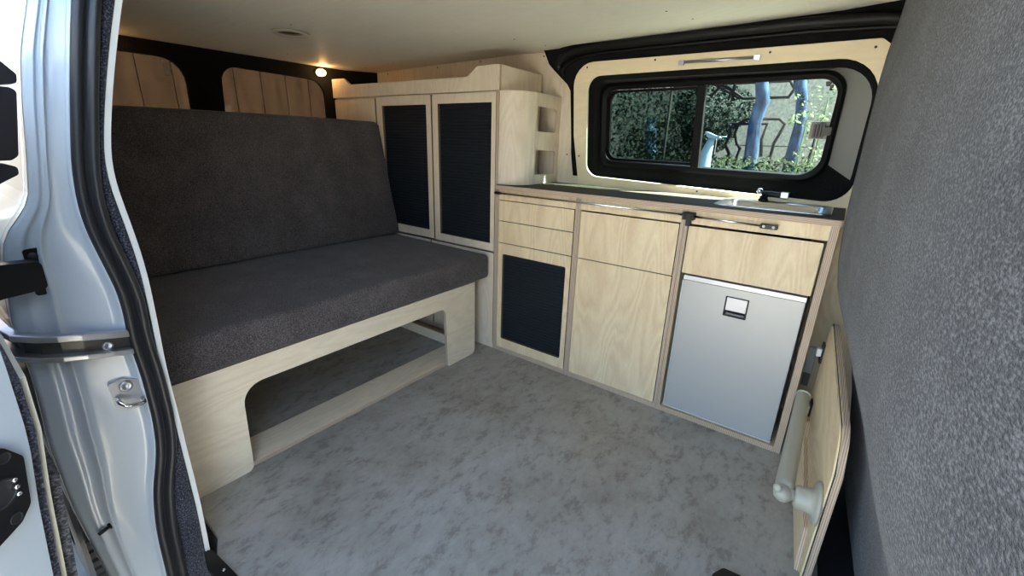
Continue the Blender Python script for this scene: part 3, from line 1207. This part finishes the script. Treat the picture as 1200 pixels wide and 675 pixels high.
# ------------------------------------------------------------------ folded table beside the fridge cabinet
tb = thing('folding_table', 'plywood folding table stored upright between the fridge cabinet and the felt', 'table', (1.22, -.2, 0))
TA = .1
_t = math.hypot(1, TA)
FT = (Vector((1.210, -.1, 0)), Vector((-TA / _t, 1 / _t, 0)), Vector((0, 0, 1)), Vector((1 / _t, TA / _t, 0)))   # u ~ +y, n ~ +x
PT = rquad([(.150, .0), (.150, .446), (-.315, .366), (-.360, .290), (-.362, .0)], [0, .01, .07, .05, 0], 7)
bm = BM()
plate(bm, FT, PT, [], .0, .012, 0, 1)
PLYTB = plywood('warm birch table plywood', (.90, .745, .49), (.68, .49, .28), 'y')
link('tabletop', bm, [PLYTB, TABE], tb, bevel=.001)
PT2 = rquad([(.147, .004), (.147, .440), (-.310, .360), (-.353, .286), (-.355, .004)], [0, .01, .066, .05, 0], 7)
bm = BM()
plate(bm, FT, PT2, [], -.0055, -.002, 0, 0)
link('table_leaf', bm, PLYTB, tb)
bm = BM()
plate(bm, FT, rquad([(.12, .0), (.12, .17), (.05, .17), (.02, .14), (-.30, .09), (-.335, .0)], [0, .01, .01, .01, .02, 0], 4), [], -.015, -.0057, 0, 1)
link('table_batten', bm, [PLYTB, TABE], tb, bevel=.001)
bm = BM()
plate(bm, FT, rquad([(.148, .0), (.148, .443), (-.285, .366), (-.356, .290), (-.358, 0)], 0), [], -.002, 0, 0, 0)
link('gap_shade', bm, BLACKM, tb)  # thin black sheet standing for the shade between leaf and tabletop
for (u, v) in ((.150, .345), (.088, .185)):
    bm = BM()
    plate(bm, FT, rect(u - .010, u + .024, v - .030, v + .030, .003), [], -.0105, -.0057, 0, 0)
    c = link('clip', bm, BLACKP, tb, bevel=.001)
    bm = BM()
    plate(bm, FT, rect(u - .005, u + .015, v - .010, v + .014, .002), [], -.022, -.0107, 0, 0)
    link('clip_pad', bm, WHITEP, c, bevel=.001)
# flange, hinge and leg
fp = P3(FT, -.318, .180, -.0057)
bm = BM()
lathe(bm, fp, -FT[3], [(0, .048), (.005, .048), (.009, .042), (.011, .029), (.026, .026), (.042, .025), (.045, .022)], 32)
fl = link('leg_flange', bm, GREYLEG, tb, smooth=True)
bm = BM()
hp = fp - FT[3] * .045
hq = fp - FT[3] * .062
cyl(bm, hp, hq, .013, 16)
bmesh.ops.create_uvsphere(bm, u_segments=16, v_segments=12, radius=.0195, matrix=Matrix.Translation(fp - FT[3] * .066 + Vector((0, -.004, -.002))))
link('hinge', bm, GREYLEG, fl, smooth=True)
h0 = fp - FT[3] * .066 + Vector((0, .005, .004))
h1 = Vector((1.1685, -.015, .232))
bm = BM()
d = (h1 - h0)
tube(bm, [h0, h0 + d * .03, h0 + d * .06, h0 + d * .97, h1], [.0165, .0185, .019, .0175, .017], 24)
lg = link('leg', bm, GREYLEG, tb, smooth=True)
lathe_b = BM()
lathe(lathe_b, h0 + d * .965, d, [(0, .0178), (.001, .0195), (.005, .0195), (.006, .0178)], 24)
link('end_ring', lathe_b, simple('pale ring', (.58, .57, .5), .35), lg, smooth=True)
bm = BM()
lathe(bm, h0 + Vector((-.012, -.022, .012)), (-.35, -.8, .45), [(0, .009), (.003, .009), (.005, .006), (.006, .001)], 16)
link('pivot_bolt', bm, GREYLEG, lg, smooth=True)

# ------------------------------------------------------------------ felt partition
PROF = [(1.262, 1.158), (1.20, 1.155), (1.12, 1.149), (1.06, 1.1475), (.95, 1.149), (.85, 1.151), (.78, 1.153), (.70, 1.158), (.645, 1.1625), (.58, 1.174), (.53, 1.190),
        (.47, 1.214), (.43, 1.234), (.40, 1.245), (.30, 1.268), (.20, 1.285), (.12, 1.297), (.015, 1.312)]


def prof_x(z):
    zs = [p[0] for p in reversed(PROF)]; xs = [p[1] for p in reversed(PROF)]
    return interp(z, zs, xs)


bm = BM()
rows = []
NYF, NZF = 60, 60
for j in range(NZF + 1):
    z = .015 + (1.262 - .015) * j / NZF
    row = []
    for i in range(NYF + 1):
        t = i / NYF
        y = -.05 - 1.62 * t
        fold = .007 * math.sin(9 * t + 1.5 * z) * t + .004 * math.sin(23 * t - 3 * z + .6) * t + .006 * math.sin(5.5 * z + 3 * t) * t
        row.append((prof_x(z) + .070 * (-.05 - y) + fold, y, z))
    rows.append(row)
F1 = loft(bm, rows, False)
rows2 = [[(x + .03, y, z) for x, y, z in r] for r in rows]
F2 = loft(bm, rows2, False)
for i in range(NYF):
    for j in (0, NZF):
        bm.faces.new([F1[j][i], F1[j][i + 1], F2[j][i + 1], F2[j][i]])
for j in range(NZF):
    for i in (0, NYF):
        bm.faces.new([F1[j][i], F1[j + 1][i], F2[j + 1][i], F2[j][i]])
fe = link('felt_curtain', bm, FELT, None, smooth=True)
setp(fe, 'large marled grey felt curtain closing off the cab at the open door', 'curtain')

# ------------------------------------------------------------------ fittings on the pillar
rail = thing('door_rail', 'curved metal sliding door rail crossing the white pillar', 'rail', (.12, -1.33, .52))


def railpath(z_in, z_out, off=0.):
    pts = []
    pl = [(.150, -1.262), (.150, -1.29), (.149, -1.32), (.145, -1.345), (.137, -1.365), (.122, -1.384), (.10, -1.390), (.07, -1.393), (.04, -1.394)]
    L = [0]
    for a, b in zip(pl, pl[1:]):
        L.append(L[-1] + math.hypot(a[0] - b[0], a[1] - b[1]))
    for p, l in zip(pl, L):
        f = min(1, l / .17)
        pts.append(Vector((p[0] + off, p[1] + (-off if l > .12 else 0), z_in + (z_out - z_in) * f)))
    return pts


def strip(bm, path, h, t):
    rings = []
    for i, p in enumerate(path):
        d = (path[min(i + 1, len(path) - 1)] - path[max(i - 1, 0)])
        n = Vector((-d.y, d.x, 0)).normalized()
        if n.x < 0 and abs(n.x) > abs(n.y):
            n = -n
        if i > 5 and n.y > 0:
            n = -n
        rings.append([p + Vector((0, 0, h / 2)), p + n * t + Vector((0, 0, h / 2)), p + n * t - Vector((0, 0, h / 2)), p - Vector((0, 0, h / 2))])
    R = loft(bm, rings, True)
    bm.faces.new(R[0]); bm.faces.new(R[-1])


bm = BM()
strip(bm, railpath(.563, .600), .012, .016)
link('upper_lip', bm, GALV, rail, bevel=.002)
bm = BM()
strip(bm, railpath(.529, .563), .010, .018)
link('lower_lip', bm, GALV, rail, bevel=.002)
bm = BM()
strip(bm, railpath(.546, .582, -.004), .03, .006)
link('channel_back', bm, simple('dark rail channel', (.10, .10, .09), .3, .7), rail)  # channel back in a darker metal than the lips
bm = BM()
lathe(bm, (.152, -1.292, .5465), (1, 0, 0), [(0, .008), (.002, .008), (.003, .005), (.001, .003), (.001, 0)], 16)
link('bolt', bm, GALV, rail, smooth=True)

st = thing('door_striker', 'zinc plated door striker plate bolted to the white pillar', 'striker', (.145, -1.282, .41))
bm = BM()
plate(bm, FY, rquad([(-1.306, .472), (-1.285, .476), (-1.258, .464), (-1.257, .425), (-1.268, .412), (-1.298, .410), (-1.303, .425)], .004, 4), [], .143, .1475, 0, 0)
link('plate', bm, GALV, st, bevel=.001)
bm = BM()
lathe(bm, (.1475, -1.283, .460), (1, 0, 0), [(0, .010), (.003, .010), (.004, .006), (.001, .004), (.001, 0)], 18)
link('bolt', bm, GALV, st, smooth=True)
bm = BM()
tube(bm, [(.147, -1.300, .443), (.162, -1.299, .437), (.166, -1.292, .430), (.166, -1.272, .424), (.162, -1.266, .424), (.147, -1.264, .426)], .0038, 10)
link('striker_loop', bm, CHROME, st, smooth=True)

bf = thing('rubber_buffer', 'small black rubber buffer low on the white pillar', 'buffer', (.132, -1.365, .175))
bm = BM()
tube(bm, [(.130, -1.352, .181), (.134, -1.360, .180)], .0065, 12)
link('head', bm, BLACKP, bf, smooth=True)
bm = BM()
tube(bm, [(.134, -1.360, .180), (.138, -1.372, .179), (.139, -1.377, .1785)], [.0032, .0038, .0034], 10)
link('pin', bm, BLACKP, bf, smooth=True)

ar = thing('door_stop_arm', 'black plastic stop arm reaching out from the white pillar', 'door stop', (.13, -1.37, .66))
bm = BM()
plate(bm, FY, rquad([(-1.354, .727), (-1.334, .729), (-1.335, .690), (-1.341, .652), (-1.354, .652)], .004, 4), [], .124, .134, 0, 0)
pl2 = link('mount_plate', bm, BLACKP, ar, bevel=.002)
bm = BM()
lathe(bm, (.134, -1.344, .716), (1, 0, 0), [(0, .006), (.002, .006), (.003, .003), (.003, 0)], 14)
link('bolt', bm, BLACKM, pl2, smooth=True)
bm = BM()
plate(bm, FY, rquad([(-1.41, .715), (-1.340, .712), (-1.3405, .668), (-1.41, .660)], .007, 5), [], .134, .160, 0, 0)
link('arm', bm, BLACKP, ar, bevel=.003, seg=3)

# ------------------------------------------------------------------ the opened sliding door outside
sd = thing('sliding_door', 'white sliding door slid back outside the pillar with a black contact plate', 'door', (.1, -1.46, -.2))
DZ = [(-.25, -1.505), (.20, -1.462), (.382, -1.443), (.48, -1.4335), (.572, -1.422), (.69, -1.418), (.75, -1.422), (.85, -1.43), (1.15, -1.40)]


def door_layer(name, mat, x0, x1, off_out, off_in, zmin=-.25, zmax=1.15, slant=0., **kw):
    bm = BM()
    rings = []
    n = 40
    zs = [p[0] for p in DZ]; ys = [p[1] for p in DZ]
    for i in range(n + 1):
        z = zmin + (zmax - zmin) * i / n
        y = interp(z, zs, ys)
        rings.append([(x0, y + off_in, z), (x1, y + off_in, z), (x1 + slant * (off_in - off_out), y + off_out, z), (x0, y + off_out, z)])
    R = loft(bm, rings, True)
    bm.faces.new(R[0]); bm.faces.new(R[-1])
    return link(name, bm, mat, sd, **kw)


door_layer('door_shell', PAINT, -.55, .450, -.07, 0, slant=.8)
FD = (Vector((.4572 - .088 * .51, -1.437, .022)), Vector((-.8, 1, 0)).normalized(), Vector((.088, 0, 1)), Vector((1, .8, -.088)).normalized())


def ud(y):
    return (y + 1.437) * 1.2806


door_layer('carpet_edge', NAVYCARPET, .25, .440, .0004, .0075, zmax=.64)
door_layer('board_edge', simple('beige board edge', (.42, .41, .33), .6), .25, .434, .0078, .0125, zmax=.64)
door_layer('felt_lining', FELT, -.45, .425, .0128, .023, zmax=.50)
bm = BM()
plate(bm, FD, [(ud(y), z) for y, z in rquad([(-1.520, .53), (-1.470, .572), (-1.445, .562), (-1.4335, .538), (-1.441, .478), (-1.452, .464), (-1.475, .456), (-1.52, .47)], [.01, .01, .008, .012, .014, .008, .01, .01], 5)], [], -.004, .0055, 0, 0)
cp = link('contact_plate', bm, BLACKP, sd, bevel=.0015)
bm = BM()
for y, z, r in ((-1.458, .512, .017), (-1.447, .550, .0065), (-1.455, .474, .0065)):
    lathe(bm, P3(FD, ud(y), z, .0052), FD[3], [(0, r), (.0018, r), (.0018, r * .84), (.0004, r * .82), (.0004, .0001)], 24)
link('socket_rings', bm, BLACKM, cp, smooth=False)
for (y, z) in ((-1.4475, .5205), (-1.4478, .511), (-1.4482, .5015)):
    bm = BM()
    lathe(bm, P3(FD, ud(y), z, .0052), FD[3], [(0, .0026), (.004, .0026), (.005, .0014), (.005, 0)], 12)
    link('contact_pin', bm, CHROME, cp, smooth=True)
# black latch pieces reaching from the door's upper frame
bm = BM()
plate(bm, FY, rquad([(-1.425, 1.02), (-1.345, .992), (-1.326, .968), (-1.328, .958), (-1.345, .955), (-1.425, .957)], [.004, .006, .005, .005, .006, .004], 4), [], .285, .315, 0, 0)
plate(bm, FY, rquad([(-1.425, .955), (-1.336, .953), (-1.331, .949), (-1.346, .875), (-1.353, .870), (-1.425, .868)], [.004, .006, .005, .008, .006, .004], 4), [], .280, .320, 0, 0)
plate(bm, FY, rquad([(-1.425, .862), (-1.360, .866), (-1.349, .862), (-1.350, .853), (-1.369, .842), (-1.425, .835)], [.004, .005, .004, .005, .006, .004], 4), [], .285, .315, 0, 0)
link('latch_housing', bm, BLACKP, sd, bevel=.003, seg=3)

# rear wheel glimpsed under the side panel
wh = thing('rear_wheel', 'dark rear tyre glimpsed below the white pillar', 'wheel', (-.75, -1.318, -.55))
bm = BM()
prof = [(-.07, .20), (-.07, .27), (-.066, .32), (-.055, .345), (-.02, .352), (.02, .352), (.055, .345), (.066, .32), (.07, .27), (.07, .20), (-.07, .20)]
o_ = Vector((-.75, -1.318, -.225))
lathe(bm, o_, (0, 1, 0), prof, 64)
for k in range(56):
    a = 2 * PI * k / 56
    for s in (-1, 1):
        c = o_ + Vector((math.cos(a + s * .02) * .354, s * .030, math.sin(a + s * .02) * .354))
        u = Vector((-math.sin(a), 0, math.cos(a)))
        n = Vector((math.cos(a), 0, math.sin(a)))
        w = Vector((0, 1, 0))
        vs = [bm.verts.new(c + u * (.012 * p) + w * (.027 * q) + n * (.006 * r)) for p in (-1, 1) for q in (-1, 1) for r in (-1, 1)]
        for f in ((0, 1, 3, 2), (4, 6, 7, 5), (0, 4, 5, 1), (2, 3, 7, 6), (0, 2, 6, 4), (1, 5, 7, 3)):
            bm.faces.new([vs[i] for i in f])
link('tyre', bm, TYRE, wh)
bm = BM()
lathe(bm, o_ + Vector((0, -.06, 0)), (0, 1, 0), [(0, .02), (.0, .06), (.02, .08), (.03, .17), (.01, .2), (.11, .2)], 40)
link('rim', bm, GALV, wh, smooth=True)

# small black sill catch on the floor edge
sc_ = thing('sill_catch', 'small black catch at the foot of the pillar on the floor edge', 'catch', (.20, -1.235, 0))
bm = BM()
plate(bm, FP, rquad([(.145, -1.232), (.160, -1.219), (.270, -1.212), (.285, -1.235), (.20, -1.245)], .004, 3), [], .0003, .010, 0, 0)
link('body', bm, BLACKP, sc_, bevel=.002)
bm = BM()
lathe(bm, (.232, -1.225, .010), (0, 0, 1), [(0, .004), (.001, .004), (.002, .002), (.002, 0)], 12)
link('screw', bm, CHROME, sc_, smooth=True)
ft = thing('floor_fitting', 'small black fitting on the floor at the door edge', 'fitting', (1.11, -.57, 0))
bm = BM()
plate(bm, FP, rquad([(1.078, -.585), (1.138, -.600), (1.143, -.540), (1.098, -.545)], .01, 4), [], .0003, .014, 0, 0)
link('body', bm, BLACKP, ft, bevel=.004, seg=3)

# ------------------------------------------------------------------ outside
bm = BM()
plate(bm, FP, [(-14, -12), (12, -12), (12, 12), (-14, 12)], [], -.75, -.55, 0, 0)
g = struct('ground', bm, GROUND)
bm = BM()
box(bm, -6, 9, 4.6, 4.8, -.55, 3.0)
w = struct('garden_wall', bm, RENDERW)


def leafmass(name, centers, n, size, mat, label, cat, seed=1, kind=None, stems=False):
    rnd = random.Random(seed)
    bm = BM()
    for _ in range(n):
        c, r = rnd.choice(centers)
        while True:
            v = Vector([rnd.uniform(-1, 1) for _ in range(3)])
            if v.length <= 1:
                break
        v = v.normalized() * (v.length ** .4)
        p = Vector((c[0] + v.x * r[0], c[1] + v.y * r[1], c[2] + v.z * r[2]))
        a = Vector([rnd.uniform(-1, 1) for _ in range(3)]).normalized()
        b = a.orthogonal().normalized()
        s = size * rnd.uniform(.6, 1.4)
        q = [p + a * s, p + b * s * .45, p - a * s, p - b * s * .45]
        bm.faces.new([bm.verts.new(x) for x in q])
    if stems:
        for c, r in centers:
            q = [(c[0] + rnd.uniform(-.05, .05), c[1], -.55), (c[0] + rnd.uniform(-.04, .04), c[1], (c[2] - .55) / 2), (c[0], c[1], c[2])]
            tube(bm, q, [.008, .006, .004], 6)
    o = link(name, bm, mat, None)
    if cat:
        setp(o, label, cat)
    if kind:
        o['kind'] = kind
    return o


t1 = thing('evergreen_tree', 'dark dense evergreen filling the left window pane', 'tree', (-.6, 3.0, -.55))


def crown(parent, centers, n, size, mat, seed):
    o = leafmass('crown', centers, n, size, mat, None, None, seed)
    o.parent = parent
    o.location = Vector(o.location) - world_loc(parent)
    return o


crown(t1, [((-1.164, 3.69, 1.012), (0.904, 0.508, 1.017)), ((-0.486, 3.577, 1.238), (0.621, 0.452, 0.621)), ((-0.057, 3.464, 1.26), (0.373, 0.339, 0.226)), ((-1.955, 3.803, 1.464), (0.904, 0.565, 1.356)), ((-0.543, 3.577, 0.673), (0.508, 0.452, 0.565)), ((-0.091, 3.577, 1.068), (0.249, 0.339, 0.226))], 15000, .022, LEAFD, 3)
bm = BM()
tube(bm, [(-.7, 3.7, -.55), (-.68, 3.7, .3), (-.75, 3.7, 1.2)], [.10, .08, .05], 12)
link('trunk', bm, BARK, t1, smooth=True)

for (pts, rr, lb) in (
        ([(.48, 2.62, -.55), (.485, 2.62, .4), (.49, 2.6, .87), (.475, 2.6, 1.10), (.50, 2.6, 1.25), (.47, 2.6, 1.38), (.50, 2.6, 2.2)], [.06, .055, .050, .046, .050, .045, .04],
         'slim blue-grey tree trunk nearer the window divider'),
        ([(.74, 2.62, -.55), (.76, 2.62, .4), (.77, 2.6, .87), (.775, 2.6, 1.10), (.755, 2.6, 1.25), (.715, 2.6, 1.38), (.70, 2.6, 2.2)], [.055, .05, .046, .036, .038, .042, .04],
         'slim bent blue-grey tree trunk nearer the window catch')):
    t = thing('young_tree', lb, 'tree', pts[0], 'slim trees seen through the window')
    b = BM()
    tube(b, pts, rr, 14)
    link('trunk', b, BARK, t, smooth=True)
    crown(t, [((pts[-1][0] + (pts[-1][0] - .6) * 1.5, 2.65, 2.5), (.20, .26, .40))], 900, .04, LEAFD, 5)

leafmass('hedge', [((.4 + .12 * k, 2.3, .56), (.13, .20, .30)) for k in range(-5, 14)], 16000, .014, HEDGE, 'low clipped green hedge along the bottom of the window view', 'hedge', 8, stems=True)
leafmass('leafy_shrub', [((1.013, 1.836, 0.973), (0.135, 0.135, 0.117)), ((0.95, 1.926, 1.189), (0.18, 0.135, 0.09)), ((0.995, 1.836, 0.865), (0.162, 0.144, 0.072)), ((0.869, 1.881, 1.081), (0.108, 0.09, 0.045))], 420, .011, LEAFG, 'bright green leafy shrub at the catch side of the window view', 'shrub', 9, stems=True)

gr = thing('iron_railing', 'black curved wrought iron railing beyond the window', 'railing', (.5, 2.9, -.55))


def barline(pts, r=.013):
    b = BM()
    tube(b, [(x, 2.9, z) for x, z in pts], r, 8)
    link('bar', b, IRON, gr, smooth=True)


barline([(-.3, -.55), (-.3, 1.45)])
barline([(-.3, 1.42), (.62, 1.42), (.66, 1.36), (.63, 1.30), (.30, 1.30), (.18, 1.38), (.02, 1.44)])
barline([(.02, 1.44), (.28, 1.30)])
barline([(.16, 1.46), (.04, 1.32)])
barline([(.22, 1.5), (.22, 1.28)])
barline([(.30, 1.10), (.36, 1.14), (.60, 1.14), (.645, 1.10), (.62, 1.02), (.595, .95), (.59, .84), (.58, -.5)])
barline([(.30, 1.10), (.29, 1.02), (.315, .95), (.35, .90), (.33, .80), (.33, -.5)])
barline([(.24, 1.10), (.25, 1.02), (.23, .93), (.27, .86), (.26, -.5)], .016)
barline([(.24, 1.10), (.52, 1.10), (.50, .98), (.52, .84)])
barline([(.92, 1.5), (.90, 1.34)])
barline([(.30, .93), (.92, .93)], .004)
barline([(.14, 1.0), (.14, -.5)], .014)
barline([(.88, 1.05), (.86, .80), (.86, -.5)])

sn = thing('pale_stand', 'pale blue stand with a tilted head outside the window', 'stand', (.40, 1.6, -.55))
bm = BM()
tube(bm, [(.385, 1.6, -.55), (.388, 1.6, .78), (.395, 1.6, .86), (.412, 1.6, .94), (.415, 1.6, .965)], [.05, .046, .036, .022, .018], 14)
link('post', bm, STAND, sn, smooth=True)
bm = BM()
plate(bm, (Vector((0, 1.6, 0)), Vector((1, 0, 0)), Vector((0, 0, 1)), Vector((0, 1, 0))), rquad([(.372, 1.000), (.40, .992), (.440, .975), (.468, .972), (.465, .960), (.42, .958), (.395, .965)], .004, 3), [], -.03, .03, 0, 0)
link('head', bm, STAND, sn, bevel=.003)
bm = BM()
tube(bm, [(.44, 1.6, .968), (.50, 1.6, .970)], .003, 8)
link('arm', bm, STAND, sn, smooth=True)

# ------------------------------------------------------------------ light
w = bpy.data.worlds.new('sky')
SC.world = w
w.use_nodes = True
nt = w.node_tree
nt.nodes.clear()
out = nt.nodes.new('ShaderNodeOutputWorld')
bg = nt.nodes.new('ShaderNodeBackground')
sky = nt.nodes.new('ShaderNodeTexSky')
sky.sky_type = 'NISHITA'
sky.sun_disc = False
sky.sun_elevation = math.radians(52)
sdir = Vector((.75, .36, 1.0)).normalized()
sky.sun_rotation = math.atan2(sdir.x, sdir.y)
sky.air_density = 1.0
sky.dust_density = .9
sky.ozone_density = 1.0
sky.ozone_density = 2.0
nt.links.new(sky.outputs[0], bg.inputs[0])
bg.inputs[1].default_value = .50
nt.links.new(bg.outputs[0], out.inputs[0])

sl = bpy.data.lights.new('sun', 'SUN')
sl.energy = 56.0
sl.color = (1, .95, .86)
sl.angle = math.radians(.6)
so = bpy.data.objects.new('sun', sl)
COL.objects.link(so)
so.rotation_euler = sdir.to_track_quat('Z', 'Y').to_euler()

# ------------------------------------------------------------------ camera
cam = bpy.data.cameras.new('camera')
co = bpy.data.objects.new('camera', cam)
COL.objects.link(co)
cam.sensor_width = 36
cam.sensor_fit = 'HORIZONTAL'
cam.lens = 514.5857 / 1200 * 36
cam.clip_start = .005
cam.clip_end = 100
X = Vector((0.8023331442816104, 0.5961459779858829, 0.02952115374506592))
Y = -Vector((0.21242995700328773, -0.23898211591083185, -0.9475025391218553))
Z = -Vector((-0.5577948000427808, 0.7664838688491996, -0.3183825369570341))
co.matrix_world = Matrix((( X.x, Y.x, Z.x, 1.1346), (X.y, Y.y, Z.y, -1.43606), (X.z, Y.z, Z.z, .91083), (0, 0, 0, 1)))
SC.camera = co

SC.view_settings.view_transform = 'Standard'
SC.view_settings.look = 'None'
SC.view_settings.exposure = 1.34
SC.view_settings.gamma = 1
SC.view_settings.use_curve_mapping = False
